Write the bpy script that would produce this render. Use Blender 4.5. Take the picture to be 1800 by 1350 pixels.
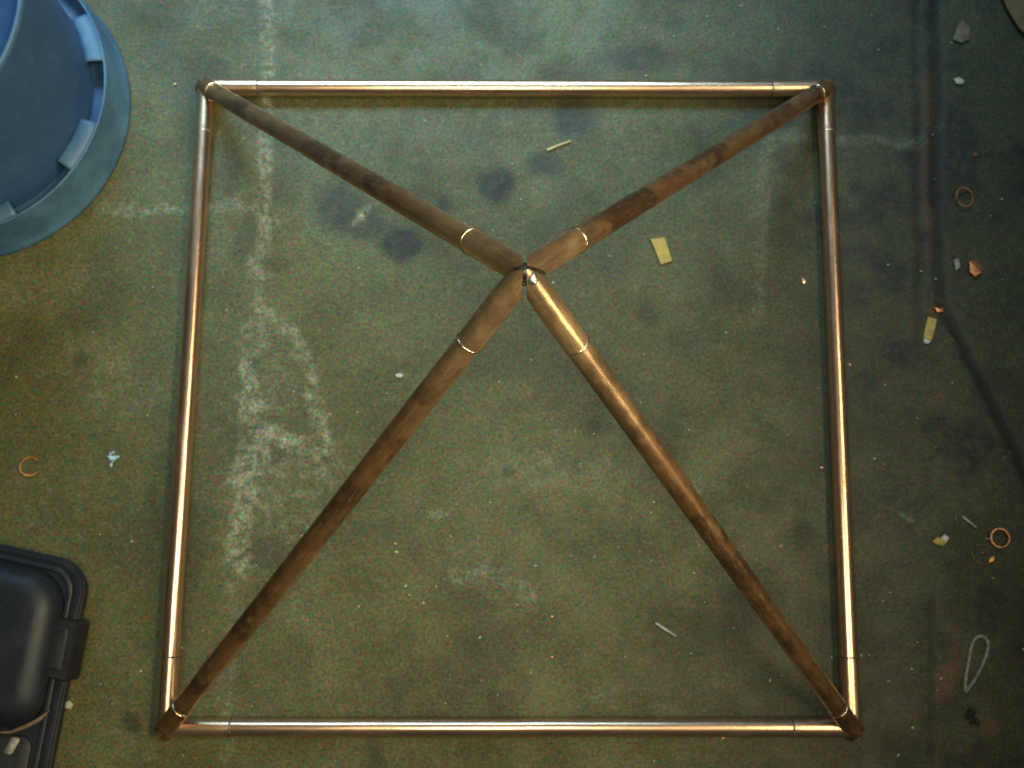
import bpy, bmesh, math, random
import numpy as np
from mathutils import Vector, Matrix

random.seed(7)
rng = np.random.default_rng(11)
scene = bpy.context.scene
for o in list(bpy.data.objects):
    bpy.data.objects.remove(o)

# ------------------------------------------------------------------ camera
cam_data = bpy.data.cameras.new('camera')
cam = bpy.data.objects.new('camera', cam_data)
scene.collection.objects.link(cam)
cam_data.sensor_width = 36.0
cam_data.lens = 40.0
cam_data.clip_start = 0.05
cam_data.clip_end = 60.0
cam.matrix_world = Matrix(((0.999898, -0.007175, -0.012345, -0.024345),
                           (0.004797, 0.983122, -0.182888, -0.309718),
                           (0.013448, 0.18281, 0.983056, 1.739079),
                           (0, 0, 0, 1)))
cam_data.dof.use_dof = True
cam_data.dof.focus_distance = 1.22
cam_data.dof.aperture_fstop = 6.0
scene.camera = cam

# ------------------------------------------------------------------ light
world = bpy.data.worlds.new('World')
scene.world = world
world.use_nodes = True
bg = world.node_tree.nodes['Background']
bg.inputs['Color'].default_value = (0.80, 0.93, 0.86, 1)
bg.inputs['Strength'].default_value = 0.06


def area(name, loc, target, sx, sy, power, col, spread=180):
    d = bpy.data.lights.new(name, 'AREA')
    d.shape = 'RECTANGLE'
    d.size = sx
    d.size_y = sy
    d.energy = power
    d.color = col
    d.spread = math.radians(spread)
    o = bpy.data.objects.new(name, d)
    scene.collection.objects.link(o)
    o.location = loc
    z = (Vector(loc) - Vector(target)).normalized()      # local y follows the room's length
    x = Vector((0, 1, 0)).cross(z).normalized()
    y = z.cross(x)
    o.rotation_euler = Matrix((x, y, z)).transposed().to_euler()
    return o


area('side_lamp', (1.30, -0.20, 2.4), (-1.2, -0.05, 0), 0.42, 1.6, 18, (1.0, 0.83, 0.52), 72)
area('leg_sheen_fill', (1.9, -1.15, 1.35), (-0.1, 0.05, 0.60), 0.45, 0.35, 1.9, (1.0, 0.84, 0.55), 50)  # added lamp, unseen, to put sheen on the legs
area('ceiling_lamp', (-0.04, -0.45, 2.3), (-0.26, 0.24, 0), 0.34, 0.5, 5.4, (1.0, 0.93, 0.64), 84)
area('cool_haze_fill', (-0.40, 2.0, 1.7), (-0.28, 0.92, 0), 1.6, 0.8, 19, (0.40, 0.74, 1.0), 58)  # added cool light that imitates haze from the lens

scene.view_settings.view_transform = 'Standard'
scene.view_settings.look = 'None'
scene.view_settings.exposure = -0.16
scene.view_settings.gamma = 1.0


# ------------------------------------------------------------------ helpers
def link(o):
    scene.collection.objects.link(o)
    return o


def mesh_obj(name, verts, faces, mat, parent=None, smooth=True, uvs=None):
    me = bpy.data.meshes.new(name)
    me.from_pydata([tuple(v) for v in verts], [], faces)
    if smooth:
        me.polygons.foreach_set('use_smooth', [True] * len(me.polygons))
    if uvs is not None:
        layer = me.uv_layers.new(name='UVMap')
        idx = np.zeros(len(me.loops), dtype=np.int32)
        me.loops.foreach_get('vertex_index', idx)
        layer.data.foreach_set('uv', np.asarray(uvs, dtype=np.float32)[idx].ravel())
    me.update()
    bm = bmesh.new()
    bm.from_mesh(me)
    bmesh.ops.recalc_face_normals(bm, faces=bm.faces)
    bm.to_mesh(me)
    bm.free()
    me.materials.append(mat)
    o = link(bpy.data.objects.new(name, me))
    if parent is not None:
        o.parent = parent
    return o


def set_attr(o, name, vals):
    a = o.data.attributes.new(name, 'FLOAT', 'POINT')
    a.data.foreach_set('value', np.asarray(vals, dtype=np.float32))


def sharpen(o, deg=35):
    for p in o.data.polygons:
        p.use_smooth = True
    o.data.set_sharp_from_angle(angle=math.radians(deg))
    return o


def thing(name, label, cat, loc=(0, 0, 0), rotz=0.0, group=None):
    o = link(bpy.data.objects.new(name, None))
    o.empty_display_size = 0.05
    o.location = loc
    o.rotation_euler = (0, 0, rotz)
    return tag(o, label, cat, group)


def tag(o, label, cat, group=None):
    o['label'] = label
    o['category'] = cat
    if group:
        o['group'] = group
    return o


def vnoise(x, y, scale, seed):
    r = np.random.default_rng(seed)
    N = 256
    t = r.random((N, N))
    fx = x / scale + 57.3
    fy = y / scale + 91.7
    ix = np.floor(fx).astype(int)
    iy = np.floor(fy).astype(int)
    a = fx - ix
    b = fy - iy
    a = a * a * (3 - 2 * a)
    b = b * b * (3 - 2 * b)
    g = lambda i, j: t[i % N, j % N]
    return (g(ix, iy) * (1 - a) * (1 - b) + g(ix + 1, iy) * a * (1 - b)
            + g(ix, iy + 1) * (1 - a) * b + g(ix + 1, iy + 1) * a * b)


def fbm(x, y, scale, seed):
    return (vnoise(x, y, scale, seed) * 0.5 + vnoise(x, y, scale / 2.1, seed + 1) * 0.28
            + vnoise(x, y, scale / 4.3, seed + 2) * 0.22)


# ------------------------------------------------------------------ materials
class NT:
    def __init__(self, name):
        self.m = bpy.data.materials.new(name)
        self.m.use_nodes = True
        self.t = self.m.node_tree
        self.b = self.t.nodes['Principled BSDF']

    def n(self, typ, **kw):
        nd = self.t.nodes.new(typ)
        for k, v in kw.items():
            if k in ('operation', 'blend_type', 'data_type', 'noise_dimensions', 'attribute_name', 'feature', 'clamp'):
                setattr(nd, k, v)
            else:
                nd.inputs[k].default_value = v
        return nd

    def l(self, a, b):
        self.t.links.new(a, b)

    def math(self, op, a, b=None, c=None):
        nd = self.t.nodes.new('ShaderNodeMath')
        nd.operation = op
        for i, v in enumerate((a, b, c)):
            if v is None:
                continue
            if isinstance(v, (int, float)):
                nd.inputs[i].default_value = v
            else:
                self.l(v, nd.inputs[i])
        return nd.outputs[0]

    def mix(self, fac, a, b, blend='MIX'):
        nd = self.t.nodes.new('ShaderNodeMix')
        nd.data_type = 'RGBA'
        nd.blend_type = blend
        for i, v in ((0, fac), (6, a), (7, b)):
            if isinstance(v, (int, float)):
                nd.inputs[i].default_value = v
            elif isinstance(v, tuple):
                nd.inputs[i].default_value = (*v, 1)
            else:
                self.l(v, nd.inputs[i])
        return nd.outputs[2]

    def ramp(self, src, lo, hi, a=0.0, b=1.0):
        nd = self.t.nodes.new('ShaderNodeMapRange')
        self.l(src, nd.inputs[0])
        nd.inputs[1].default_value = lo
        nd.inputs[2].default_value = hi
        nd.inputs[3].default_value = a
        nd.inputs[4].default_value = b
        nd.interpolation_type = 'SMOOTHSTEP'
        return nd.outputs[0]

    def noise(self, vec, scale, detail=4, rough=0.55, out='Fac'):
        nd = self.t.nodes.new('ShaderNodeTexNoise')
        nd.inputs['Scale'].default_value = scale
        nd.inputs['Detail'].default_value = detail
        nd.inputs['Roughness'].default_value = rough
        if vec is not None:
            self.l(vec, nd.inputs['Vector'])
        return nd.outputs[out]

    def coord(self, which='Object'):
        return self.t.nodes.new('ShaderNodeTexCoord').outputs[which]

    def scaled(self, vec, s):
        nd = self.t.nodes.new('ShaderNodeMapping')
        nd.inputs['Scale'].default_value = s
        self.l(vec, nd.inputs['Vector'])
        return nd.outputs[0]

    def attr(self, name):
        nd = self.t.nodes.new('ShaderNodeAttribute')
        nd.attribute_name = name
        return nd.outputs['Fac']

    def bump(self, h, strength, dist):
        nd = self.t.nodes.new('ShaderNodeBump')
        nd.inputs['Strength'].default_value = strength
        nd.inputs['Distance'].default_value = dist
        self.l(h, nd.inputs['Height'])
        self.l(nd.outputs[0], self.b.inputs['Normal'])

    def set(self, **kw):
        for k, v in kw.items():
            k = {'col': 'Base Color', 'metal': 'Metallic', 'rough': 'Roughness', 'spec': 'Specular IOR Level', 'coat': 'Coat Weight', 'coatr': 'Coat Roughness'}[k]
            if isinstance(v, tuple):
                self.b.inputs[k].default_value = (*v, 1)
            elif isinstance(v, (int, float)):
                self.b.inputs[k].default_value = v
            else:
                self.l(v, self.b.inputs[k])
        return self


def mat_floor():
    t = NT('stained_concrete')
    P = t.coord('Object')
    big = t.noise(P, 2.2, 5, 0.6)
    mid = t.noise(P, 11, 6, 0.65)
    fine = t.noise(P, 60, 5, 0.7)
    grit = t.noise(P, 260, 2, 0.6)
    speck = t.noise(P, 230, 2, 0.75, 'Color')
    streak = t.noise(t.scaled(P, (22, 90, 1)), 1.0, 4, 0.7)
    base = t.mix(t.ramp(big, 0.35, 0.68), (0.058, 0.058, 0.020), (0.090, 0.092, 0.038))
    base = t.mix(t.ramp(mid, 0.38, 0.70, 0, 0.55), base, (0.044, 0.046, 0.020))
    base = t.mix(t.ramp(fine, 0.50, 0.78, 0, 0.5), base, (0.125, 0.130, 0.070))
    base = t.mix(t.ramp(streak, 0.56, 0.80, 0, 0.35), base, (0.14, 0.13, 0.09))
    # oil spots and dirt, plus painted light falloff and a painted leg shadow
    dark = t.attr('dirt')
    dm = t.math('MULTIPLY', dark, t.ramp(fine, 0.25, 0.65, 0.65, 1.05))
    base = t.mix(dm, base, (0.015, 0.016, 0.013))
    rust = t.attr('rust')
    base = t.mix(t.math('MULTIPLY', rust, t.ramp(fine, 0.3, 0.65, 0.4, 1.0)), base, (0.16, 0.055, 0.028))
    # chalky cement residue
    chalk = t.attr('chalk')
    cm = t.math('MULTIPLY', chalk, t.ramp(fine, 0.36, 0.66, 0.15, 1.0))
    cm = t.math('MULTIPLY', cm, t.ramp(grit, 0.30, 0.62, 0.45, 1.0))
    base = t.mix(cm, base, (0.32, 0.34, 0.24))
    base = t.mix(t.math('MULTIPLY', t.attr('crack'), 0.8), base, (0.006, 0.006, 0.005))
    # mineral grain of the slab
    sub = t.t.nodes.new('ShaderNodeVectorMath')
    sub.operation = 'MULTIPLY_ADD'
    t.l(speck, sub.inputs[0])
    sub.inputs[1].default_value = (1.9, 1.7, 1.9)
    sub.inputs[2].default_value = (-0.45, -0.35, -0.45)
    grain = sub.outputs[0]
    base = t.mix(1.0, base, grain, 'OVERLAY')
    wet = t.ramp(mid, 0.35, 0.7, 0.50, 0.68)
    rough = t.math('ADD', wet, t.math('MULTIPLY', chalk, 0.2))
    t.set(col=base, rough=rough, spec=0.28)
    h = t.math('ADD', t.math('MULTIPLY', fine, 0.6), t.math('MULTIPLY', grit, 0.35))
    t.bump(h, 0.35, 0.004)
    return t.m


def mat_copper(name, tint, dull, rough0, rough1, dullamt):
    """Drawn copper tube: bright metal with lengthwise streaks and brown tarnish."""
    t = NT(name)
    U = t.coord('UV')
    P = t.coord('Object')
    s1 = t.noise(t.scaled(U, (5, 1.2, 1)), 3.0, 5, 0.6)
    s2 = t.noise(t.scaled(U, (9, 7, 1)), 4.0, 5, 0.65)
    blot = t.noise(P, 16, 5, 0.6)
    f = t.math('ADD', t.math('MULTIPLY', s1, 0.55), t.math('MULTIPLY', blot, 0.45))
    fac = t.ramp(f, 0.56 - dullamt * 0.3, 0.74 - dullamt * 0.3)
    col = t.mix(fac, tint, dull)
    col = t.mix(t.ramp(s2, 0.58, 0.75, 0, 0.5), col, tuple(c * 0.5 for c in dull))
    heat = t.math('MULTIPLY', t.attr('heat'), t.ramp(blot, 0.3, 0.6, 0.75, 1.0))
    col = t.mix(heat, col, (0.085, 0.048, 0.032))
    r = t.math('ADD', t.math('ADD', t.math('MULTIPLY', fac, rough1 - rough0), t.math('MULTIPLY', heat, 0.22)), t.math('ADD', t.math('MULTIPLY', s2, 0.12), rough0 - 0.06))
    t.set(col=col, metal=t.ramp(f, 0.45, 0.9, 1.0, 0.85), rough=r)
    t.bump(t.math('ADD', t.math('MULTIPLY', s2, 0.4), blot), 0.06, 0.002)
    return t.m


def mat_patina(name='brown_oxidised_copper', k=1.0, metal=0.72, r0=0.27):
    """Brown oxidised copper of the legs, lighter rubbed streaks along the pipe."""
    t = NT(name)
    c_ = lambda *v: tuple(min(1.0, q * k) for q in v)
    U = t.coord('UV')
    P = t.coord('Object')
    s1 = t.noise(t.scaled(U, (6, 1.3, 1)), 2.4, 5, 0.62)
    s2 = t.noise(t.scaled(U, (14, 9, 1)), 3.0, 5, 0.7)
    blot = t.noise(P, 13, 5, 0.65)
    worn = t.attr('worn')
    col = t.mix(t.ramp(s1, 0.36, 0.66), c_(0.22, 0.115, 0.050), c_(0.32, 0.185, 0.083))
    col = t.mix(t.ramp(blot, 0.46, 0.60, 0, 0.9), col, c_(0.105, 0.058, 0.032))
    col = t.mix(t.ramp(s2, 0.52, 0.68, 0, 0.6), col, c_(0.42, 0.27, 0.13))
    s3 = t.noise(t.scaled(U, (4, 7, 1)), 3.0, 4, 0.6)
    col = t.mix(t.ramp(s3, 0.52, 0.74, 0, 0.40), col, c_(0.11, 0.06, 0.033))
    wm = t.math('MULTIPLY', worn, t.math('MULTIPLY', t.ramp(blot, 0.34, 0.58, 1.0, 0.45), t.ramp(s3, 0.46, 0.70, 1.0, 0.6)))
    col = t.mix(wm, col, c_(0.46, 0.33, 0.18))
    r = t.math('ADD', t.math('MULTIPLY', s2, 0.22), r0)
    t.set(col=col, metal=metal, rough=r)
    t.bump(t.math('ADD', s2, blot), 0.15, 0.002)
    return t.m


def mat_simple(name, a, b, scale, rough, metal=0.0, bump=0.1, lo=0.4, hi=0.65, fine=None):
    t = NT(name)
    P = t.coord('Object')
    n = t.noise(P, scale, 5, 0.6)
    n2 = t.noise(P, scale * 9, 3, 0.6)
    col = t.mix(t.ramp(n, lo, hi), a, b)
    col = t.mix(t.ramp(n2, 0.55, 0.8, 0, 0.4), col, fine if fine else tuple(c * 0.6 for c in a))
    t.set(col=col, rough=t.math('ADD', t.math('MULTIPLY', n, 0.2), rough - 0.1), metal=metal)
    t.bump(n2, bump, 0.002)
    return t.m


M_floor = mat_floor()
M_bright = mat_copper('drawn_copper', (0.88, 0.55, 0.35), (0.46, 0.25, 0.14), 0.25, 0.35, 0.1)
M_corner = mat_copper('bright_copper_fitting', (0.84, 0.53, 0.32), (0.40, 0.22, 0.12), 0.28, 0.42, 0.15)
M_patina = mat_patina()
M_joint = mat_patina('scuffed_copper_coupling', 1.3, 0.75, 0.22)
M_edge = mat_simple('polished_copper_edge', (0.95, 0.72, 0.52), (0.92, 0.62, 0.42), 40, 0.24, 1.0, 0.02)
M_solder = mat_simple('grey_solder', (0.52, 0.56, 0.55), (0.20, 0.24, 0.22), 120, 0.35, 0.9, 0.3)
M_flux = mat_simple('dark_solder_line', (0.06, 0.07, 0.07), (0.16, 0.17, 0.17), 150, 0.4, 0.6, 0.2)
M_tub = mat_simple('blue_plastic', (0.018, 0.058, 0.150), (0.026, 0.078, 0.185), 6, 0.58, 0, 0.08, fine=(0.06, 0.13, 0.2))
M_case_spec = 0.28
M_tubedge = mat_simple('scuffed_blue_plastic', (0.030, 0.086, 0.160), (0.052, 0.130, 0.21), 14, 0.55, 0, 0.15, fine=(0.11, 0.21, 0.28))
M_case = mat_simple('black_plastic', (0.006, 0.009, 0.014), (0.010, 0.014, 0.020), 12, 0.5, 0, 0.06, fine=(0.03, 0.035, 0.045))
M_latch = mat_simple('dull_black_plastic', (0.006, 0.007, 0.008), (0.010, 0.011, 0.013), 30, 0.55, 0, 0.1)
M_yellow = mat_simple('yellow_paper', (0.38, 0.27, 0.05), (0.30, 0.22, 0.05), 60, 0.7, 0, 0.15, fine=(0.34, 0.30, 0.08))
M_ochre = mat_simple('ochre_paper', (0.42, 0.27, 0.06), (0.30, 0.20, 0.06), 70, 0.7, 0, 0.15)
M_pale = mat_simple('pale_chip', (0.34, 0.35, 0.29), (0.22, 0.23, 0.18), 90, 0.6, 0, 0.2)
M_white = mat_simple('white_plastic', (0.38, 0.40, 0.37), (0.26, 0.28, 0.26), 90, 0.4, 0, 0.1)
M_wood = mat_simple('raw_wood', (0.52, 0.42, 0.22), (0.36, 0.29, 0.15), 90, 0.65, 0, 0.3)
M_tan = mat_simple('tan_cardboard', (0.12, 0.080, 0.035), (0.085, 0.058, 0.028), 20, 0.8, 0, 0.1)
M_brown = mat_simple('brown_leaf', (0.14, 0.10, 0.06), (0.08, 0.055, 0.035), 60, 0.75, 0, 0.3)
M_black = mat_simple('dark_grit', (0.012, 0.012, 0.012), (0.022, 0.02, 0.018), 90, 0.8, 0, 0.3)
M_fluff = mat_simple('pale_blue_fluff', (0.34, 0.52, 0.60), (0.22, 0.34, 0.40), 120, 0.9, 0, 0.4)
M_string = mat_simple('grey_white_cord', (0.27, 0.27, 0.22), (0.15, 0.15, 0.125), 200, 0.8, 0, 0.4)
M_offcut = mat_simple('copper_offcut', (0.45, 0.22, 0.12), (0.28, 0.13, 0.07), 14, 0.30, 0.9, 0.0, fine=(0.42, 0.21, 0.11))
M_orange = mat_simple('orange_copper_curl', (0.86, 0.40, 0.12), (0.55, 0.22, 0.07), 60, 0.35, 0.7, 0.1)

for m_ in (M_case, M_latch):
    m_.node_tree.nodes['Principled BSDF'].inputs['Specular IOR Level'].default_value = M_case_spec

# ------------------------------------------------------------------ floor
xs = np.concatenate([np.linspace(-3.5, -1.2, 24)[:-1], np.arange(-1.2, 1.2, 0.004), np.linspace(1.2, 3.5, 24)])
ys = np.concatenate([np.linspace(-3.5, -0.85, 26)[:-1], np.arange(-0.85, 1.0, 0.004), np.linspace(1.0, 3.5, 26)])
nx, ny = len(xs), len(ys)
X, Y = np.meshgrid(xs, ys)
X = X.ravel()
Y = Y.ravel()
wx = X + (fbm(X, Y, 0.06, 21) - 0.5) * 0.05
wy = Y + (fbm(X, Y, 0.06, 31) - 0.5) * 0.05


def smooth01(t):
    t = np.clip(t, 0, 1)
    return t * t * (3 - 2 * t)


def stroke(pts, w, soft=0.5, warp=1.0):
    """Soft brush mark along a polyline lying on the floor."""
    px = X + (wx - X) * warp
    py = Y + (wy - Y) * warp
    out = np.full(len(X), 9.0)
    for (x0, y0), (x1, y1) in zip(pts[:-1], pts[1:]):
        dx, dy = x1 - x0, y1 - y0
        L = dx * dx + dy * dy + 1e-9
        t = np.clip(((px - x0) * dx + (py - y0) * dy) / L, 0, 1)
        out = np.minimum(out, np.hypot(px - x0 - t * dx, py - y0 - t * dy))
    return smooth01((w * (1 + soft) - out) / (2 * soft * w))


def spot(c, rx, ry=None, soft=0.5, warp=1.0):
    ry = ry or rx
    px = X + (wx - X) * warp - c[0]
    py = Y + (wy - Y) * warp - c[1]
    d = np.hypot(px / rx, py / ry)
    return smooth01((1 + soft - d) / (2 * soft))


chalk = np.zeros(len(X))
dirt = np.zeros(len(X))  # real dirt, and shade painted into the floor colour
rust = np.zeros(len(X))
for pts, w, a, wp in (
        ([(-0.4129, 0.7184), (-0.4056, 0.5959), (-0.4051, 0.4566), (-0.3966, 0.2264)], 0.010, 0.50, 0.25),
        ([(-0.4065, 0.4077), (-0.4067, 0.3306)], 0.010, 0.25, 0.7),
        ([(-0.6607, 0.2919), (-0.5209, 0.2951), (-0.4309, 0.3036), (-0.3754, 0.2785)], 0.008, 0.34, 0.5),
        ([(-0.4493, 0.3091), (-0.3941, 0.2906)], 0.016, 0.35, 1.0),
        ([(-0.3984, 0.2264), (-0.4036, 0.1427)], 0.010, 0.35, 1.0),
        ([(-0.4050, 0.1335), (-0.3408, 0.0882), (-0.3136, 0.0250), (-0.2858, -0.0904)], 0.011, 0.55, 0.8),
        ([(-0.4059, 0.1151), (-0.4096, 0.0423), (-0.4106, -0.0115)], 0.013, 0.42, 1.0),
        ([(-0.4075, -0.0026), (-0.3923, -0.0470), (-0.3519, -0.0732)], 0.020, 0.72, 1.0),
        ([(-0.4096, 0.0423), (-0.3993, -0.0293), (-0.4030, -0.0999), (-0.4118, -0.1868), (-0.4120, -0.2721)], 0.016, 0.62, 1.0),
        ([(-0.3519, -0.0732), (-0.2986, -0.0993)], 0.016, 0.40, 1.0),
        ([(-0.3724, -0.0023), (-0.3567, 0.0427)], 0.012, 0.30, 1.0),
        ([(-0.3844, -0.1260), (-0.3329, -0.1126), (-0.2846, -0.1254)], 0.020, 0.35, 1.2),
        ([(-0.4163, -0.2721), (-0.4165, -0.4381), (-0.4154, -0.5429)], 0.010, 0.20, 0.8),
        ([(0.4164, 0.4280), (0.5138, 0.4271), (0.6627, 0.4287)], 0.010, 0.19, 0.8),
        ([(0.4099, 0.4260), (0.3963, 0.2525), (0.3871, 0.1216)], 0.012, 0.16, 0.8),
        ([(-0.0865, -0.3000), (-0.0441, -0.2702), (-0.0011, -0.2785), (0.0247, -0.3037)], 0.012, 0.34, 1.2),
        ([(0.6205, 0.4233), (0.6528, 0.4187)], 0.010, 0.30, 1.0),
        ([(0.6321, -0.3512), (0.6268, -0.4750)], 0.005, 0.14, 0.5),
):
    chalk = np.maximum(chalk, a * stroke(pts, w, 0.7, wp))
for c, rx, ry, a in (
        ((-0.3483, -0.1606), 0.09, 0.075, 0.22), ((-0.3808, -0.0113), 0.06, 0.11, 0.20), ((-0.0441, -0.2702), 0.05, 0.03, 0.20), ((0.0592, -0.1233), 0.10, 0.03, 0.16),
        ((0.1261, -0.4524), 0.02, 0.02, 0.22), ((-0.2309, 0.2893), 0.008, 0.008, 0.6), ((0.2861, -0.1393), 0.012, 0.01, 0.4),
        ((-0.1184, -0.1851), 0.02, 0.012, 0.35), ((0.6071, -0.1939), 0.010, 0.008, 0.35), ((0.7056, 0.4439), 0.008, 0.010, 0.35), ((-0.3279, -0.3472), 0.02, 0.02, 0.22),
        ((-0.5916, -0.0039), 0.05, 0.03, 0.14), ((-0.7453, 0.1675), 0.06, 0.04, 0.12), ((-0.6212, 0.0453), 0.05, 0.03, 0.12), ((-0.3815, -0.4705), 0.02, 0.03, 0.10)):
    chalk = np.maximum(chalk, a * spot(c, rx, ry, 0.8, 1.3))
for c, rx, ry, a in (
        ((-0.0333, 0.3342), 0.028, 0.028, 0.90), ((-0.1772, 0.2397), 0.027, 0.025, 0.88), ((-0.2766, 0.2984), 0.038, 0.040, 0.72), ((-0.2304, 0.2704), 0.026, 0.026, 0.6), ((-0.1131, 0.3000), 0.016, 0.02, 0.5), ((-0.3135, 0.3171), 0.02, 0.02, 0.4),
        ((0.0991, 0.4591), 0.036, 0.034, 0.66), ((0.0462, 0.3784), 0.030, 0.024, 0.66), ((0.2101, 0.5578), 0.065, 0.030, 0.55), ((0.3597, 0.5445), 0.03, 0.02, 0.25),
        ((-0.6713, 0.0440), 0.012, 0.012, 0.60), ((-0.6790, 0.1129), 0.03, 0.03, 0.25), ((-0.5575, -0.4969), 0.014, 0.014, 0.75), ((0.6897, -0.4846), 0.018, 0.020, 0.7),
        ((-0.4276, 0.2355), 0.016, 0.04, 0.40), ((-0.4608, 0.3588), 0.03, 0.05, 0.25), ((-0.4045, 0.1243), 0.010, 0.008, 0.6), ((-0.4052, 0.0424), 0.014, 0.012, 0.45),
        ((-0.0062, -0.1237), 0.012, 0.010, 0.55), ((-0.3915, -0.0647), 0.012, 0.016, 0.55), ((-0.3745, -0.2507), 0.05, 0.02, 0.45), ((0.6212, -0.0311), 0.016, 0.018, 0.5),
        ((-0.1997, -0.5422), 0.014, 0.03, 0.45), ((-0.0254, -0.4692), 0.03, 0.016, 0.35), ((0.1297, -0.0523), 0.03, 0.012, 0.3), ((0.1128, 0.0463), 0.05, 0.03, 0.20),
        ((0.4479, 0.1777), 0.10, 0.14, 0.18), ((0.5698, 0.0863), 0.05, 0.08, 0.32), ((0.3751, -0.3440), 0.10, 0.07, 0.35), ((0.2167, -0.1135), 0.06, 0.04, 0.2),  # the spot by the lower right leg paints that leg's shadow
        ((-0.0176, -0.3707), 0.05, 0.04, 0.15), ((-0.6399, 0.1870), 0.05, 0.05, 0.2), ((-0.3217, -0.3968), 0.03, 0.04, 0.2), ((-0.5767, -0.2305), 0.06, 0.05, 0.18)):
    dirt = np.maximum(dirt, a * spot(c, rx, ry, 0.45, 0.45))
# dirtier slab beyond the joint on the right, darkened further to paint light falloff
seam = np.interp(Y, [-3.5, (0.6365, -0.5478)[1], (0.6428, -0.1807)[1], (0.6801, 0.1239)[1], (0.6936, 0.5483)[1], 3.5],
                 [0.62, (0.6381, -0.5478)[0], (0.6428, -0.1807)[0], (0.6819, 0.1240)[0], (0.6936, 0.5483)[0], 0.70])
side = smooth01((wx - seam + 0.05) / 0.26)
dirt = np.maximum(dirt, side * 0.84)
dirt = np.maximum(dirt, smooth01((wx - 0.16) / 0.48) * 0.70)  # light falloff across the floor, painted in as darkening
joint = 0.75 * stroke([(0.7093, 0.7957), (0.6939, 0.5382), (0.6759, 0.1984), (0.6837, 0.1240)], 0.010, 0.6, 0.15)
joint = np.maximum(joint, 0.45 * stroke([(0.6736, 0.7323), (0.6535, 0.3700), (0.6399, 0.0868)], 0.007, 0.7, 0.25))
joint = np.maximum(joint, 0.92 * stroke([(0.6910, 0.1240), (0.7279, 0.0327), (0.7772, -0.0835), (0.8240, -0.2143)], 0.009, 0.5, 0.15))
joint = np.maximum(joint, 0.5 * stroke([(0.6325, -0.3176), (0.6196, -0.5478)], 0.006, 0.6, 0.2))
dirt = np.maximum(dirt, joint)
rust = np.maximum(rust, 0.22 * stroke([(0.6807, 0.5381), (0.6607, 0.2171)], 0.008, 0.7, 0.4))
for c, rx, a in (((0.6515, -0.4217), 0.018, 0.6), ((0.6674, -0.0038), 0.014, 0.3), ((0.4795, -0.2351), 0.012, 0.5), ((0.6949, -0.4951), 0.012, 0.4), ((0.6717, 0.1331), 0.012, 0.35), ((0.6722, -0.3927), 0.02, 0.2)):
    rust = np.maximum(rust, a * spot(c, rx, rx, 0.8, 1.0))
dirt *= (0.75 + 0.5 * fbm(X, Y, 0.05, 77))
dirt = np.clip(np.maximum(dirt, joint * 0.95) + 0.30 * smooth01((fbm(X, Y, 0.12, 41) - 0.56) / 0.16), 0, 0.96)
chalk = np.clip(chalk * (0.55 + 0.95 * fbm(X, Y, 0.03, 87)), 0, 1)
Z = (fbm(X, Y, 0.25, 5) - 0.5) * 0.0012 - joint * 0.002 - 0.0012

me = bpy.data.meshes.new('floor')
nv = nx * ny
me.vertices.add(nv)
me.vertices.foreach_set('co', np.stack([X, Y, Z], 1).astype(np.float32).ravel())
ii = (np.arange(ny - 1)[:, None] * nx + np.arange(nx - 1)[None, :]).ravel()
quads = np.stack([ii, ii + 1, ii + 1 + nx, ii + nx], 1).astype(np.int32)
me.loops.add(quads.size)
me.loops.foreach_set('vertex_index', quads.ravel())
me.polygons.add(len(quads))
me.polygons.foreach_set('loop_start', np.arange(0, quads.size, 4, dtype=np.int32))
me.polygons.foreach_set('use_smooth', np.ones(len(quads), dtype=bool))
me.update(calc_edges=True)
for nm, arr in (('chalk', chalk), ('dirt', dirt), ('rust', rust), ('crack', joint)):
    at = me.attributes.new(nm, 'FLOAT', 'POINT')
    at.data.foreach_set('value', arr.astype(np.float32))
me.materials.append(M_floor)
floor = link(bpy.data.objects.new('floor', me))
floor['kind'] = 'structure'

# ------------------------------------------------------------------ copper pyramid frame
R = 0.0138
CZ = R
corner = {'TL': Vector((-0.4984, 0.4945, 0.0138)), 'TR': Vector((0.5041, 0.5036, 0.0138)),
          'BL': Vector((-0.5034, -0.5008, 0.0138)), 'BR': Vector((0.4978, -0.4975, 0.0138))}
apex = Vector((0.0010, 0.0046, 0.655))

frame = thing('copper_pyramid_frame', 'open pyramid frame of soldered copper pipe standing on the stained concrete floor', 'pyramid frame')


def basis(d):
    d = d.normalized()
    up = Vector((0, 0, 1))
    a = d.cross(up)
    if a.length < 1e-4:
        a = Vector((1, 0, 0))
    a.normalize()
    return a, a.cross(d).normalized()


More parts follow.
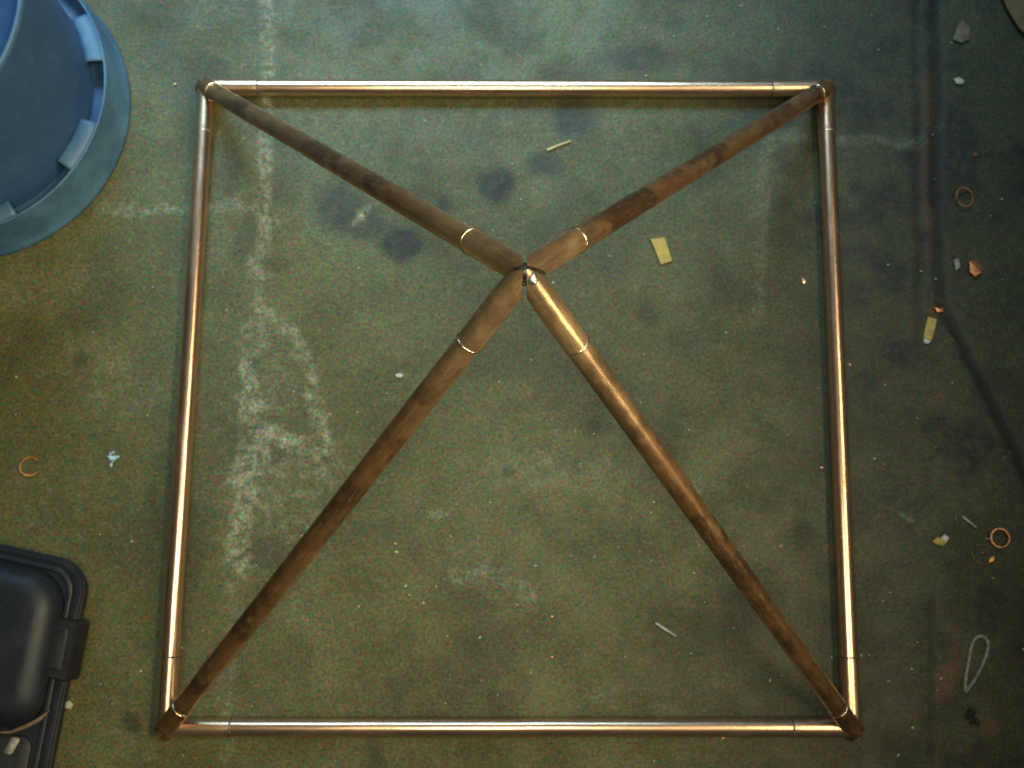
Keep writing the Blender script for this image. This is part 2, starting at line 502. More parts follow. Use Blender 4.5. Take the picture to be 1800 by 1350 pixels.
def tube(p0, p1, r, seg=28, nl=24, clip0=None, clip1=None, cap=True, wob=0.0, seed=0, prof=None):
    """Pipe from p0 to p1. clip0/clip1 slide the end rings along the axis to a mitre."""
    d = p1 - p0
    L = d.length
    dn = d / L
    a, b = basis(dn)
    rr = random.Random(seed)
    ph = [rr.uniform(0, 6.28) for _ in range(4)]
    verts, uvs, faces = [], [], []
    ts0, ts1 = [], []
    for k in range(seg):
        th = 2 * math.pi * k / seg - math.pi / 2
        off = (a * math.cos(th) + b * math.sin(th)) * r
        ts0.append(clip0(p0 + off, -dn) if clip0 else 0.0)
        ts1.append(clip1(p1 + off, dn) if clip1 else 0.0)
    for i in range(nl + 1):
        f = i / nl
        for k in range(seg):
            th = 2 * math.pi * k / seg - math.pi / 2
            s = -ts0[k] + (L + ts0[k] + ts1[k]) * f
            rad = r if prof is None else r * prof(f)
            w = 0.0
            if wob:
                w = wob * (math.sin(s * 9 + ph[0]) + 0.6 * math.sin(s * 23 + ph[1]) + 0.35 * math.sin(s * 51 + ph[2]))
            verts.append(p0 + dn * s + (a * math.cos(th) + b * math.sin(th)) * rad + a * w * 0.6 + b * w)
            uvs.append((s + seed * 0.37, k / seg))
    for i in range(nl):
        for k in range(seg):
            k2 = (k + 1) % seg
            faces.append((i * seg + k, i * seg + k2, (i + 1) * seg + k2, (i + 1) * seg + k))
    if cap:
        for base in (0, nl * seg):
            c = Vector((0, 0, 0))
            for k in range(seg):
                c += verts[base + k]
            verts.append(c / seg)
            uvs.append((0, 0))
            n = len(verts) - 1
            for k in range(seg):
                faces.append((n, base + k, base + (k + 1) % seg))
    return verts, faces, uvs


def join(parts):
    V, Fc, U = [], [], []
    for v, f, u in parts:
        n = len(V)
        V += v
        U += u
        Fc += [tuple(i + n for i in q) for q in f]
    return V, Fc, U


def torus(c, d, Rm, r, seg=36, ps=8, squash=1.0):
    d = d.normalized()
    a, b = basis(d)
    V, Fc, U = [], [], []
    for i in range(seg):
        th = 2 * math.pi * i / seg
        rad = a * math.cos(th) + b * math.sin(th)
        for j in range(ps):
            ph = 2 * math.pi * j / ps
            V.append(c + rad * (Rm + r * math.cos(ph)) + d * (r * squash * math.sin(ph)))
            U.append((i / seg, j / ps))
    for i in range(seg):
        for j in range(ps):
            Fc.append((i * ps + j, ((i + 1) % seg) * ps + j, ((i + 1) % seg) * ps + (j + 1) % ps, i * ps + (j + 1) % ps))
    return V, Fc, U


def plane_clip(pt, n):
    def f(p, d):
        den = d.dot(n)
        return (pt - p).dot(n) / den if abs(den) > 1e-5 else 0.0
    return f


def first_clip(fs):
    return lambda p, d: min(f(p, d) for f in fs)


# collar lengths measured from each corner / apex
fit = {('TL', 'TR'): (0.084, 0.088), ('BL', 'BR'): (0.094, 0.088), ('TL', 'BL'): (0.077, 0.100), ('TR', 'BR'): (0.076, 0.100)}
mark = {('TL', 'TR'): (M_flux, M_flux), ('BL', 'BR'): (M_flux, M_flux), ('TL', 'BL'): (M_edge, M_flux), ('TR', 'BR'): (M_edge, M_flux)}
stubs = {k: [] for k in corner}
lines = {k: [] for k in corner}
for n, ((a, b), (la, lb)) in enumerate(fit.items()):
    pa, pb = corner[a], corner[b]
    d = (pb - pa).normalized()
    v, f, u = tube(pa + d * (la + 0.0012), pb - d * (lb + 0.0012), R, 32, 60, wob=0.00028, seed=n + 1)
    o = mesh_obj('base_pipe', v, f, M_bright, frame, True, u)
    o.data.set_sharp_from_angle(angle=math.radians(50))
    set_attr(o, 'heat', [0.45 * max(0.0, 1 - min((q.co - pa).length - la, (q.co - pb).length - lb) / 0.035) for q in o.data.vertices])
    stubs[a].append((d, la))
    stubs[b].append((-d, lb))
    lines[a].append((pa + d * la, d, mark[(a, b)][0]))
    lines[b].append((pb - d * lb, d, mark[(a, b)][1]))

leg_ring = {'TL': (0.107, 0.960), 'TR': (0.109, 0.951), 'BL': (0.110, 0.934), 'BR': (0.113, 0.937)}
for n, k in enumerate(('TL', 'TR', 'BR', 'BL')):
    c = corner[k]
    leg = c - apex
    Ld = leg.length
    ld = leg / Ld
    t0, t1 = leg_ring[k]
    # corner fitting: two mitred stubs and the socket that takes the leg
    parts = []
    (d1, l1), (d2, l2) = stubs[k]
    mn = (d1 - d2).normalized()
    for d, l in ((d1, l1), (d2, l2)):
        parts.append(tube(c + d * l, c + d * 0.02, R * 1.03, 32, 14, clip1=plane_clip(c, mn), seed=n + 30,
                          prof=lambda f: 0.985 if f < 0.01 else 1.0))
    outward = Vector((ld.x, ld.y, 0)).normalized()
    floor_cut = plane_clip(Vector((0, 0, 0.0006)), Vector((0, 0, 1)))
    wall_cut = plane_clip(c + outward * 0.015, outward)
    parts.append(tube(apex + ld * (Ld * t1), c - ld * 0.01, R * 1.06, 32, 10, clip1=first_clip((floor_cut, wall_cut)), seed=n + 40))
    v, f, u = join(parts)
    o = mesh_obj('corner_fitting', v, f, M_corner, frame, True, u)
    set_attr(o, 'heat', [min(1.0, max(0.0, 1 - ((q.co - c).length - 0.026) / 0.035)) for q in o.data.vertices])
    o.data.set_sharp_from_angle(angle=math.radians(40))
    sock = len(parts[0][1]) + len(parts[1][1])
    o.data.materials.append(M_patina)
    for p in list(o.data.polygons)[sock:]:
        p.material_index = 1
    for (pc, d, m) in lines[k]:
        v, f, u = torus(pc, d, R * 0.99, 0.0012 if m is M_flux else 0.0011, 36, 8, 1.2)
        mesh_obj('solder_line' if m is M_flux else 'fitting_lip', v, f, m, o, True, u)
    v, f, u = torus(apex + ld * (Ld * t1), ld, R * 1.05, 0.0010, 36, 8)
    mesh_obj('fitting_lip', v, f, M_edge, o, True, u)
    # leg
    v, f, u = tube(apex + ld * (Ld * t0 + 0.001), apex + ld * (Ld * t1 - 0.001), R, 32, 70, wob=0.00025, seed=n + 10)
    o = mesh_obj('leg_pipe', v, f, M_patina, frame, True, u)
    o.data.set_sharp_from_angle(angle=math.radians(50))
    co = np.array([(q.co - apex).length for q in o.data.vertices])
    wn = np.clip(1.0 - (co - Ld * t0) / {'TL': 0.12, 'TR': 0.07, 'BR': 0.22, 'BL': 0.16}[k], 0, 1) * 0.8
    set_attr(o, 'worn', wn)
    # apex coupling mitred against its neighbours
    sx = 1 if k[1] == 'R' else -1
    sy = 1 if k[0] == 'T' else -1
    gap = 0.0022
    cx = plane_clip(apex + Vector((sx * gap, 0, 0)), Vector((1, 0, 0)))
    cy = plane_clip(apex + Vector((0, sy * gap, 0)), Vector((0, 1, 0)))
    v, f, u = tube(apex + ld * (Ld * t0), apex + ld * 0.06, R * 1.045, 36, 26,
                   clip1=lambda p, d, cx=cx, cy=cy: min(cx(p, d), cy(p, d)), seed=n + 20,
                   prof=lambda q: 1.0 - 0.05 * max(0.0, q - 0.82) / 0.18)
    o = mesh_obj('apex_coupling', v, f, M_joint, frame, True, u)
    set_attr(o, 'worn', [0.85] * len(o.data.vertices))
    o.data.set_sharp_from_angle(angle=math.radians(40))
    v, f, u = torus(apex + ld * (Ld * t0), ld, R * 1.035, 0.0012, 40, 8)
    mesh_obj('coupling_lip', v, f, M_edge, o, True, u)


def lump(c, r, seed, sq=(1, 1, 1), sub=2, amp=0.25):
    bm = bmesh.new()
    bmesh.ops.create_icosphere(bm, subdivisions=sub, radius=1.0)
    rr = random.Random(seed)
    ph = [Vector((rr.uniform(-3, 3), rr.uniform(-3, 3), rr.uniform(-3, 3))) for _ in range(3)]
    V = []
    for q in bm.verts:
        s = 1 + amp * sum(math.sin(q.co.dot(p) * 1.3 + p.x) for p in ph) / 2
        V.append(Vector(c) + Vector((q.co.x * r * sq[0] * s, q.co.y * r * sq[1] * s, q.co.z * r * sq[2] * s)))
    Fc = [tuple(q.index for q in fc.verts) for fc in bm.faces]
    bm.free()
    return V, Fc, [(0, 0)] * len(V)


# solder filling the seams where the four couplings meet
ps = [lump(apex + Vector((0, 0, 0.002)), 0.0068, 3, (1, 1, 0.8))]
for i in range(4):
    for (sx, sy) in ((1, 0), (-1, 0), (0, 1), (0, -1)):
        q = 0.0026 * i + 0.002
        ps.append(lump(apex + Vector((sx * q, sy * q, 0.002 - 0.0034 * i)), 0.0024 + 0.0006 * (i % 2), 5 + i, (1, 1, 1.3), 1))
v, f, u = join(ps)
mesh_obj('solder_seam', v, f, M_flux, frame, True, u)
tip = apex + Vector((0.0085, -0.0075, 0.0075))
v, f, u = lump(tip, 0.006, 9, (0.8, 1.3, 0.7))
mesh_obj('solder_drop', v, f, M_solder, frame, True, u)

# ------------------------------------------------------------------ upturned blue tub
tub = thing('plastic_tub', 'round blue plastic tub cut by the upper left corner, slotted rim at its foot', 'tub', (-0.874, 0.456, 0))


def lathe(prof, seg=128, a0=0.0, a1=2 * math.pi):
    V, Fc, U = [], [], []
    full = abs(a1 - a0 - 2 * math.pi) < 1e-6
    n = seg if full else seg + 1
    for i in range(n):
        th = a0 + (a1 - a0) * i / seg
        for r, z in prof:
            V.append((r * math.cos(th), r * math.sin(th), z))
            U.append((th, z))
    m = len(prof)
    for i in range(seg):
        i2 = (i + 1) % n
        for j in range(m - 1):
            Fc.append((i * m + j, i2 * m + j, i2 * m + j + 1, i * m + j + 1))
    return V, Fc, U


v, f, u = lathe([(0.2120, 0.030), (0.2125, 0.085), (0.2130, 0.105), (0.2140, 0.15), (0.2153, 0.20), (0.2170, 0.25), (0.2188, 0.30), (0.2200, 0.335), (0.2200, 0.343)])
mesh_obj('tub_wall', v, f, M_tub, tub, True, u)
v, f, u = lathe([(0.2200, 0.343), (0.2215, 0.348), (0.2205, 0.3535), (0.2175, 0.356), (0.2145, 0.354), (0.2130, 0.348)])
mesh_obj('base_ridge', v, f, M_tubedge, tub, True, u)
v, f, u = lathe([(0.2130, 0.348), (0.209, 0.343), (0.12, 0.341), (0.0, 0.340)])
mesh_obj('tub_base', v, f, M_tub, tub, True, u)
v, f, u = lathe([(0.2115, 0.058), (0.226, 0.056), (0.2400, 0.058)])
mesh_obj('slot_ledge', v, f, M_tub, tub, True, u)
# flange that stands on the floor
v, f, u = lathe([(0.2415, 0.088), (0.2425, 0.080), (0.2445, 0.05), (0.2465, 0.022), (0.2490, 0.012), (0.2515, 0.006), (0.2520, 0.001), (0.2490, 0.0005), (0.2440, 0.012), (0.2400, 0.05), (0.2385, 0.082)])
mesh_obj('rim', v, f, M_tubedge, tub, True, u)
v, f, u = lathe([(0.2385, 0.084), (0.2380, 0.089), (0.2395, 0.0918), (0.2415, 0.0915), (0.2425, 0.088), (0.2415, 0.084)])
mesh_obj('rim_lip', v, f, M_tubedge, tub, True, u)
# solid webs between the slots
for k in range(8):
    mid = math.radians(-24 - 45 * k)
    hw = math.radians(10)
    v, f, u = lathe([(0.2110, 0.080), (0.2125, 0.0950), (0.2190, 0.0970), (0.2300, 0.0950), (0.2375, 0.0925), (0.2400, 0.0895), (0.2395, 0.080)], 14, mid - hw, mid + hw)
    o = mesh_obj('rim_web', v, f, M_tubedge, tub, True, u)
    o.modifiers.new('thick', 'SOLIDIFY').thickness = 0.003

# ------------------------------------------------------------------ black case
CA = (-0.6181, -0.2677, 0.0500)
ca_u = Vector((-0.6583, -0.2605, 0.0500)) - Vector((-0.7509, -0.2405, 0.0500))
rotz = math.atan2(ca_u.y, ca_u.x)
case = thing('tool_case', 'black plastic tool case with ridged edge and latch, lying flat on the floor', 'case', (CA[0], CA[1], 0), rotz)
CW, CL = 0.46, 0.46


def rrect(x0, y0, x1, y1, rad, n=8):
    pts = []
    for cx, cy, s in ((x1 - rad, y1 - rad, 0), (x0 + rad, y1 - rad, 90), (x0 + rad, y0 + rad, 180), (x1 - rad, y0 + rad, 270)):
        for i in range(n + 1):
            a = math.radians(s + 90 * i / n)
            pts.append((cx + rad * math.cos(a), cy + rad * math.sin(a)))
    return pts


def loft(rings, cap0=True, cap1=True):
    V, Fc = [], []
    n = len(rings[0][0])
    for pts, z in rings:
        V += [(x, y, z) for x, y in pts]
    for i in range(len(rings) - 1):
        for k in range(n):
            k2 = (k + 1) % n
            Fc.append((i * n + k, i * n + k2, (i + 1) * n + k2, (i + 1) * n + k))
    if cap0:
        Fc.append(tuple(range(n))[::-1])
    if cap1:
        Fc.append(tuple((len(rings) - 1) * n + k for k in range(n)))
    return V, Fc


def cr(ins, rad):
    return rrect(-CW + ins, -CL + ins, -ins, -ins, rad)


v, f = loft([(cr(0.016, 0.03), 0.002), (cr(0.010, 0.034), 0.006), (cr(0.007, 0.036), 0.040), (cr(0.0, 0.042), 0.0415), (cr(0.0, 0.042), 0.048), (cr(0.002, 0.04), 0.050)])
sharpen(mesh_obj('lower_shell', v, f, M_case, case))
v, f = loft([(cr(0.003, 0.04), 0.0505), (cr(0.001, 0.041), 0.0525), (cr(0.001, 0.041), 0.0575), (cr(0.003, 0.039), 0.0595), (cr(0.008, 0.036), 0.0595),
             (cr(0.009, 0.035), 0.056), (cr(0.012, 0.033), 0.056), (cr(0.013, 0.032), 0.0625), (cr(0.015, 0.031), 0.064), (cr(0.019, 0.029), 0.064), (cr(0.021, 0.028), 0.060), (cr(0.030, 0.02), 0.060)])
sharpen(mesh_obj('lid_rim', v, f, M_case, case))


def dome(x0, y0, x1, y1, rad, z0, z1, n=8, round_w=0.03):
    rings = []
    for i in range(n + 1):
        a = math.pi / 2 * i / n
        ins = round_w * (1 - math.cos(a))
        rings.append((rrect(x0 + ins, y0 + ins, x1 - ins, y1 - ins, max(0.006, rad - ins * 0.6)), z0 + (z1 - z0) * math.sin(a)))
    return loft(rings)


PT = -0.022
PB = -0.244
v, f = dome(-CW + 0.024, PB, -0.020, PT, 0.050, 0.061, 0.098, 10, 0.034)
mesh_obj('lid_panel', v, f, M_case, case)
v, f = loft([(rrect(-CW + 0.024, -0.40, -0.026, PB - 0.006, 0.014), 0.058), (rrect(-CW + 0.024, -0.40, -0.026, PB - 0.006, 0.014), 0.066), (rrect(-CW + 0.030, -0.394, -0.032, PB - 0.012, 0.012), 0.070)])
sharpen(mesh_obj('handle_panel', v, f, M_latch, case))
# latch
v, f = loft([(rrect(-0.036, -0.165, 0.0045, -0.080, 0.004, 3), 0.018), (rrect(-0.036, -0.165, 0.0075, -0.080, 0.005, 3), 0.024), (rrect(-0.036, -0.165, 0.0075, -0.080, 0.005, 3), 0.066), (rrect(-0.034, -0.163, 0.0055, -0.082, 0.004, 3), 0.070)])
la = sharpen(mesh_obj('latch', v, f, M_latch, case))
v, f = loft([(rrect(-0.031, -0.152, -0.004, -0.093, 0.004, 3), 0.0695), (rrect(-0.031, -0.152, -0.004, -0.093, 0.004, 3), 0.0725), (rrect(-0.029, -0.150, -0.006, -0.095, 0.003, 3), 0.0735)])
sharpen(mesh_obj('latch_plate', v, f, M_latch, la))
# thin brown strip along the panel's lower corner and a worn pale sticker
pts = [(-0.110, -0.2535), (-0.0725, -0.2515), (-0.057, -0.2470), (-0.0354, -0.2330), (-0.021, -0.2215), (-0.011, -0.2085)]
V, Fc = [], []
for i, (x, y) in enumerate(pts):
    w = (0.0005, 0.0012, 0.0020, 0.0026, 0.0026, 0.0008)[i]
    V += [(x - w * 0.3, y + w, 0.069), (x + w * 0.3, y - w, 0.0665), (x + w * 0.3, y - w, 0.064), (x - w * 0.3, y + w, 0.064)]
for i in range(len(pts) - 1):
    for k in range(4):
        Fc.append((i * 4 + k, (i + 1) * 4 + k, (i + 1) * 4 + (k + 1) % 4, i * 4 + (k + 1) % 4))
mesh_obj('edge_strip', V, Fc, M_brown, case)
v, f = loft([(rrect(-0.056, -0.276, -0.044, -0.252, 0.004, 4), 0.0700), (rrect(-0.056, -0.276, -0.044, -0.252, 0.004, 4), 0.0708)])
v = [(x + (y + 0.26) * 0.35, y, z) for x, y, z in v]
mesh_obj('sticker', v, f, M_string, case)


for o in [case] + list(case.children_recursive):
    if o.type == 'MESH':
        for q in o.data.vertices:
            q.co.x -= 0.0875 * q.co.y      # the case narrows towards its back edge

# ------------------------------------------------------------------ litter on the floor
def flat(name, pts, z, thick, mat, label, cat, curl=0.0, group=None, mat2=None, part=None):
    """Thin solid piece with the given outline, slightly curled off the floor."""
    cx = sum(p[0] for p in pts) / len(pts)
    cy = sum(p[1] for p in pts) / len(pts)
    n = len(pts)
    V, Fc = [], []
    mx = max(math.hypot(p[0] - cx, p[1] - cy) for p in pts)
    rings = (1.0, 0.55)
    for zz in (0.0, thick):
        for s in rings:
            for i, p in enumerate(pts):
                dx, dy = (p[0] - cx) * s, (p[1] - cy) * s
                V.append((dx, dy, zz + curl * (dx * 0.8 + dy * 0.4) / mx * math.copysign(1, i - n / 2 + .1) * s + abs(curl)))
        V.append((0, 0, zz + abs(curl)))
    h = 2 * n + 1
    for k in range(n):
        k2 = (k + 1) % n
        for b in (0, h):
            Fc.append((b + k, b + k2, b + n + k2, b + n + k))
            Fc.append((b + n + k, b + n + k2, b + 2 * n))
        Fc.append((k, k2, h + k2, h + k))
    o = mesh_obj(name, V, Fc, mat, None, False)
    o.location = (cx, cy, z)
    return tag(o, label, cat, group)


def ring_piece(name, c, r, h, wall, mat, label, tilt=(0, 0, 0), a0=0.0, a1=360.0, oval=1.0, group=None):
    prof = [(r - wall, 0), (r, 0), (r, h), (r - wall, h)]
    V, Fc = [], []
    full = a1 - a0 >= 359.9
    seg = 72
    n = seg if full else seg + 1
    for i in range(n):
        th = math.radians(a0 + (a1 - a0) * i / seg)
        for pr, z in prof:
            V.append((pr * math.cos(th) * oval, pr * math.sin(th), z + (0 if full else 0.0012 * math.sin(2 * th))))
    for i in range(seg):
        for j in range(4):
            Fc.append((i * 4 + j, ((i + 1) % n) * 4 + j, ((i + 1) % n) * 4 + (j + 1) % 4, i * 4 + (j + 1) % 4))
    if not full:
        Fc += [(0, 1, 2, 3), (seg * 4, seg * 4 + 1, seg * 4 + 2, seg * 4 + 3)]
    o = mesh_obj(name, V, Fc, mat, None, True)
    sharpen(o, 40)
    o.location = c
    o.rotation_euler = tilt
    return tag(o, label, 'copper ring', group)


def jit(pts, s):
    return [(x + random.uniform(-s, s), y + random.uniform(-s, s)) for x, y in pts]


G = 'copper pipe offcuts on the floor'
rp = math.radians
ring_piece('copper_ring', (*(-0.7370, -0.1195), 0.0005), 0.0150, 0.0022, 0.0022, M_orange, 'open copper ring with a gap, alone at left between tub and case', (0, 0, 0), 40, 325, 1.05, G)
ring_piece('copper_ring', (*(0.7236, 0.3243), 0.004), 0.0165, 0.0018, 0.0016, M_orange, 'thin oval copper ring, highest ring on the dark right side', (rp(14), rp(10), rp(48)), 0, 360, 0.62 * 1.6, G)
ring_piece('copper_ring', (*(0.7406, -0.2199), 0.0005), 0.0150, 0.006, 0.0020, M_offcut, 'thick round copper ring at right beside the yellow scrap', (0, 0, 0), 0, 360, 1.0, G)
ring_piece('copper_ring', (*(0.7145, -0.2441), 0.0003), 0.0150, 0.0010, 0.0010, M_brown, 'dark brown flattened ring lying just below the thick copper ring', (0, 0, rp(-10)), 0, 360, 1.15, G)

flat('copper_scrap', [(0.7245, 0.2167), (0.7356, 0.2196), (0.7450, 0.2103), (0.7424, 0.1990), (0.7319, 0.1923), (0.7241, 0.1988)], 0.0008, 0.004, M_offcut, 'chunky shiny copper scrap lying in the dark at right', 'scrap', 0.001)
flat('pale_scrap', [(0.7010, 0.2202), (0.7084, 0.2222), (0.7102, 0.2081), (0.7034, 0.2024)], 0.0006, 0.0012, M_string, 'small grey flake just left of the shiny copper scrap', 'scrap', 0.0006)
flat('yellow_tag', [(0.2169, 0.2499), (0.2397, 0.2529), (0.2507, 0.2144), (0.2361, 0.2096), (0.2334, 0.2077)], 0.0008, 0.0006, M_yellow, 'torn yellow paper tag inside the frame near its right leg', 'paper tag', 0.0012)
lab = thing('ochre_label', 'narrow ochre label strip with a white end, right of the frame', 'label', (*(0.6556, 0.1071), 0.0006))
lx, ly = (0.6556, 0.1071)


def rel(pts):
    return [(x - lx, y - ly) for x, y in pts]


for nm, pts, m in (('label_body', [(0.6541, 0.1265), (0.6674, 0.1220), (0.6627, 0.1054), (0.6571, 0.0888), (0.6448, 0.0923), (0.6486, 0.1098)], M_ochre),
                   ('label_end', [(0.6447, 0.0914), (0.6562, 0.0878), (0.6514, 0.0832), (0.6452, 0.0841)], M_white)):
    q = rel(pts)
    v, f = loft([(q, 0.0), (q, 0.0012)])
    mesh_obj(nm, v, f, m, lab, False)
flat('red_scrap', [(0.6632, 0.1423), (0.6721, 0.1396), (0.6795, 0.1415), (0.6782, 0.1360), (0.6690, 0.1340)], 0.0006, 0.0015, M_offcut, 'small reddish sliver just above the ochre label strip', 'scrap', 0.0006)
scr = thing('yellow_scrap', 'crumpled yellow and white wrapper scrap beside the thick copper ring', 'wrapper', (*(0.6506, -0.2230), 0.0006))
lx, ly = (0.6506, -0.2230)
for nm, pts, m, z in (('yellow_half', [(0.6374, -0.2257), (0.6465, -0.2187), (0.6541, -0.2221), (0.6608, -0.2273), (0.6535, -0.2325), (0.6432, -0.2299)], M_yellow, 0.0), ('white_half', [(0.6508, -0.2196), (0.6582, -0.2135), (0.6647, -0.2204), (0.6600, -0.2264), (0.6540, -0.2239)], M_white, 0.001)):
    q = rel(pts)
    v, f = loft([(q, z), ([(x * 0.9, y * 0.9) for x, y in q], z + 0.003)])
    mesh_obj(nm, v, f, m, scr, False)


def stick(name, p0, p1, w, mat, label, cat, group=None):
    a = Vector((*p0, 0))
    b = Vector((*p1, 0))
    d = (b - a).normalized()
    s = Vector((-d.y, d.x, 0))
    c = (a + b) / 2
    V, Fc = [], []
    n = 6
    for i in range(n + 1):
        t = i / n
        p = a.lerp(b, t) - c
        ww = w * (1.0 - 0.35 * t) * random.uniform(0.85, 1.1)
        p = p + s * random.uniform(-0.0003, 0.0003)
        zz = 0.0006 * math.sin(t * 3.1)
        V += [p + s * ww + Vector((0, 0, zz)), p - s * ww + Vector((0, 0, zz)), p - s * ww * .8 + Vector((0, 0, zz + w * 1.3)), p + s * ww * .8 + Vector((0, 0, zz + w * 1.3))]
    for i in range(n):
        for k in range(4):
            Fc.append((i * 4 + k, i * 4 + (k + 1) % 4, (i + 1) * 4 + (k + 1) % 4, (i + 1) * 4 + k))
    Fc += [(0, 1, 2, 3), (n * 4, n * 4 + 1, n * 4 + 2, n * 4 + 3)]
    o = mesh_obj(name, V, Fc, mat, None, False)
    o.location = (c.x, c.y, 0.0004)
    return tag(o, label, cat, group)


stick('wood_splinter', (0.0518, 0.3989), (0.0905, 0.4149), 0.0017, M_wood, 'pale wood splinter near the upper pipe, inside the frame', 'splinter')
stick('clear_sliver', (0.2141, -0.3489), (0.2445, -0.3679), 0.0019, M_white, 'translucent pale sliver lying inside the frame above the lower pipe', 'sliver')
stick('pale_sliver', (0.6870, -0.1874), (0.7069, -0.2038), 0.0018, M_pale, 'small pale sliver up and left of the thick copper ring', 'sliver')
flat('white_chip', [(-0.1839, 0.0269), (-0.1769, 0.0296), (-0.1715, 0.0261), (-0.1750, 0.0216), (-0.1821, 0.0233)], 0.0005, 0.0018, M_white, 'bright white chip on the floor left of the frame legs, inside', 'chip', 0.0004)
flat('pale_chip', [(0.7205, 0.5285), (0.7302, 0.5316), (0.7382, 0.5257), (0.7340, 0.5196), (0.7247, 0.5205)], 0.0006, 0.002, M_pale, 'oval pale chip near the top on the dark right side', 'chip', 0.0005)
flat('dead_leaf', [(0.7312, 0.6176), (0.7419, 0.6350), (0.7533, 0.6219), (0.7508, 0.5995), (0.7390, 0.5932), (0.7243, 0.5991)], 0.0006, 0.001, M_brown, 'curled brown leaf scrap near the upper right corner', 'leaf', 0.002)
flat('cardboard_flap', [(0.8044, 0.6841), (0.8171, 0.6493), (0.8319, 0.6187), (0.8495, 0.6006), (0.8991, 0.5809), (0.9286, 0.7043), (0.8543, 0.7346)], 0.0012, 0.003, M_tan, 'tan cardboard piece poking into the upper right corner', 'cardboard', 0.004)
flat('brass_chip', [(0.4564, 0.1871), (0.4601, 0.1881), (0.4616, 0.1816), (0.4588, 0.1778), (0.4562, 0.1806)], 0.0005, 0.002, M_edge, 'tiny gleaming metal chip left of the right base pipe', 'chip', 0.0004)
flat('orange_chip', [(0.7216, -0.2535), (0.7273, -0.2475), (0.7315, -0.2492), (0.7285, -0.2543), (0.7231, -0.2569)], 0.0016, 0.0015, M_orange, 'bright orange copper curl on the dark flattened ring', 'curl', 0.0006)
flat('copper_flake', [(0.7437, 0.4021), (0.7502, 0.4011), (0.7518, 0.3973), (0.7451, 0.3952)], 0.0005, 0.0014, M_offcut, 'tiny copper flake above the thin oval ring', 'flake', 0.0004)
flat('grey_pebble', [(-0.6552, -0.4674), (-0.6497, -0.4642), (-0.6442, -0.4698), (-0.6471, -0.4763), (-0.6539, -0.4747)], 0.0006, 0.004, M_pale, 'small pale pebble at the right edge of the black case', 'pebble', 0.0004)

# fluffy pale-blue lint
ps = []
rr = random.Random(5)
c = Vector((*(-0.6135, -0.1057), 0.0))
for i in range(46):
    a = rr.uniform(0, 6.28)
    q = abs(rr.gauss(0, 0.5))
    ps.append(lump(Vector((math.cos(a) * q * 0.0085, math.sin(a) * q * 0.013 - 0.001, 0.0012)), rr.uniform(0.0009, 0.0026), i, (1, 1, 0.7), 1, 0.5))
v, f, u = join(ps)
o = mesh_obj('lint_clump', v, f, M_fluff, None, True)
o.location = c
tag(o, 'pale blue lint clump on bare floor left of the frame', 'lint')

ps = [lump(Vector((rr.gauss(0, 0.006), rr.gauss(0, 0.005), 0.002)), rr.uniform(0.002, 0.005), 70 + i, (1, 1, 0.6), 1, 0.4) for i in range(12)]
v, f, u = join(ps)
o = mesh_obj('dirt_clod', v, f, M_black, None, True)
o.location = (*(0.6846, -0.4846), 0.0)
tag(o, 'dark clod of dirt below the loop of cord at lower right', 'dirt')

# loop of cord
lp = [(0.6736, -0.4471), (0.6757, -0.4298), (0.6816, -0.4051), (0.6885, -0.3801), (0.6962, -0.3684), (0.7057, -0.3667), (0.7129, -0.3742), (0.7110, -0.3884), (0.7028, -0.4075), (0.6903, -0.4281), (0.6791, -0.4421), (0.6744, -0.4487)]
P = [Vector((x, y, 0.0024)) for x, y in lp]
c = sum(P, Vector()) / len(P)
dense = []
for i in range(len(P) - 1):
    p0, p1, p2, p3 = P[max(0, i - 1)], P[i], P[i + 1], P[min(len(P) - 1, i + 2)]
    for k in range(6):
        t = k / 6
        dense.append(0.5 * ((2 * p1) + (p2 - p0) * t + (2 * p0 - 5 * p1 + 4 * p2 - p3) * t * t + (3 * p1 - p0 - 3 * p2 + p3) * t ** 3))
dense.append(P[-1])
V, Fc = [], []
for i, p in enumerate(dense):
    d = (dense[min(i + 1, len(dense) - 1)] - dense[max(i - 1, 0)]).normalized()
    s = Vector((-d.y, d.x, 0))
    for k in range(8):
        th = 2 * math.pi * k / 8
        r = 0.0024 * (1 + 0.18 * math.cos(2 * (th - i * 0.8)))
        V.append(p - c + s * r * math.cos(th) + Vector((0, 0, r * math.sin(th))))
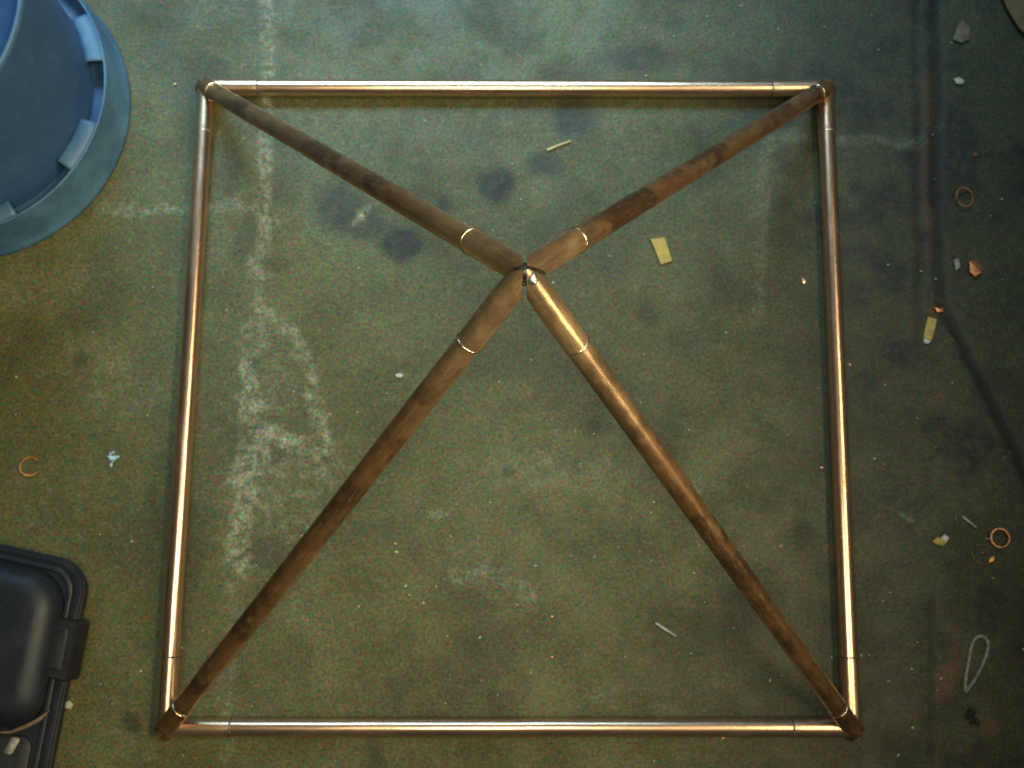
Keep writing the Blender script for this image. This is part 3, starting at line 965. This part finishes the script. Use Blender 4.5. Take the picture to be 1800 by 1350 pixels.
for i in range(len(dense) - 1):
    for k in range(8):
        Fc.append((i * 8 + k, i * 8 + (k + 1) % 8, (i + 1) * 8 + (k + 1) % 8, (i + 1) * 8 + k))
Fc += [tuple(range(8)), tuple(range(len(V) - 8, len(V)))]
o = mesh_obj('cord_loop', V, Fc, M_string, None, True)
o.location = (c.x, c.y, 0.0002)
tag(o, 'teardrop loop of pale grey cord on the dark floor at lower right', 'cord')

# sawdust and metal filings nobody could count
rr = random.Random(23)
parts = {0: ([], []), 1: ([], []), 2: ([], [])}
for i in range(430):
    x = rr.uniform(-0.85, 0.85)
    y = rr.uniform(-0.62, 0.66)
    if rr.random() < 0.35:
        x = rr.gauss(0.1, 0.3)
        y = rr.gauss(-0.25, 0.2)
    if math.hypot(x + 0.874, y - 0.456) < 0.26:
        continue
    L = abs(rr.gauss(0, 1)) * 0.0009 + 0.0005
    W = L * rr.uniform(0.25, 0.8)
    a = rr.gauss(0.0, 0.7)
    ca, sa = math.cos(a), math.sin(a)
    m = rr.choices((0, 1, 2), (0.52, 0.42, 0.06))[0]
    V, Fc = parts[m]
    n = len(V)
    for z in (0.0, 0.0008):
        for dx, dy in ((-L, -W * .6), (L * .8, -W), (L, W * .7), (-L * .7, W)):
            V.append((x + dx * ca - dy * sa, y + dx * sa + dy * ca, z))
    Fc += [tuple(n + q for q in t) for t in ((0, 1, 2, 3), (4, 5, 6, 7), (0, 1, 5, 4), (1, 2, 6, 5), (2, 3, 7, 6), (3, 0, 4, 7))]
for (V, Fc), m, nm in zip(parts.values(), (M_pale, M_wood, M_offcut), ('grit_specks', 'sawdust', 'copper_filings')):
    o = mesh_obj(nm, V, Fc, m, None, False)
    o['kind'] = 'stuff'
    o['label'] = {'grit_specks': 'pale grit specks strewn over the concrete floor', 'sawdust': 'yellowish sawdust specks strewn over the concrete floor', 'copper_filings': 'tiny copper filings strewn over the concrete floor'}[nm]
    o['category'] = {'grit_specks': 'grit', 'sawdust': 'sawdust', 'copper_filings': 'filings'}[nm]
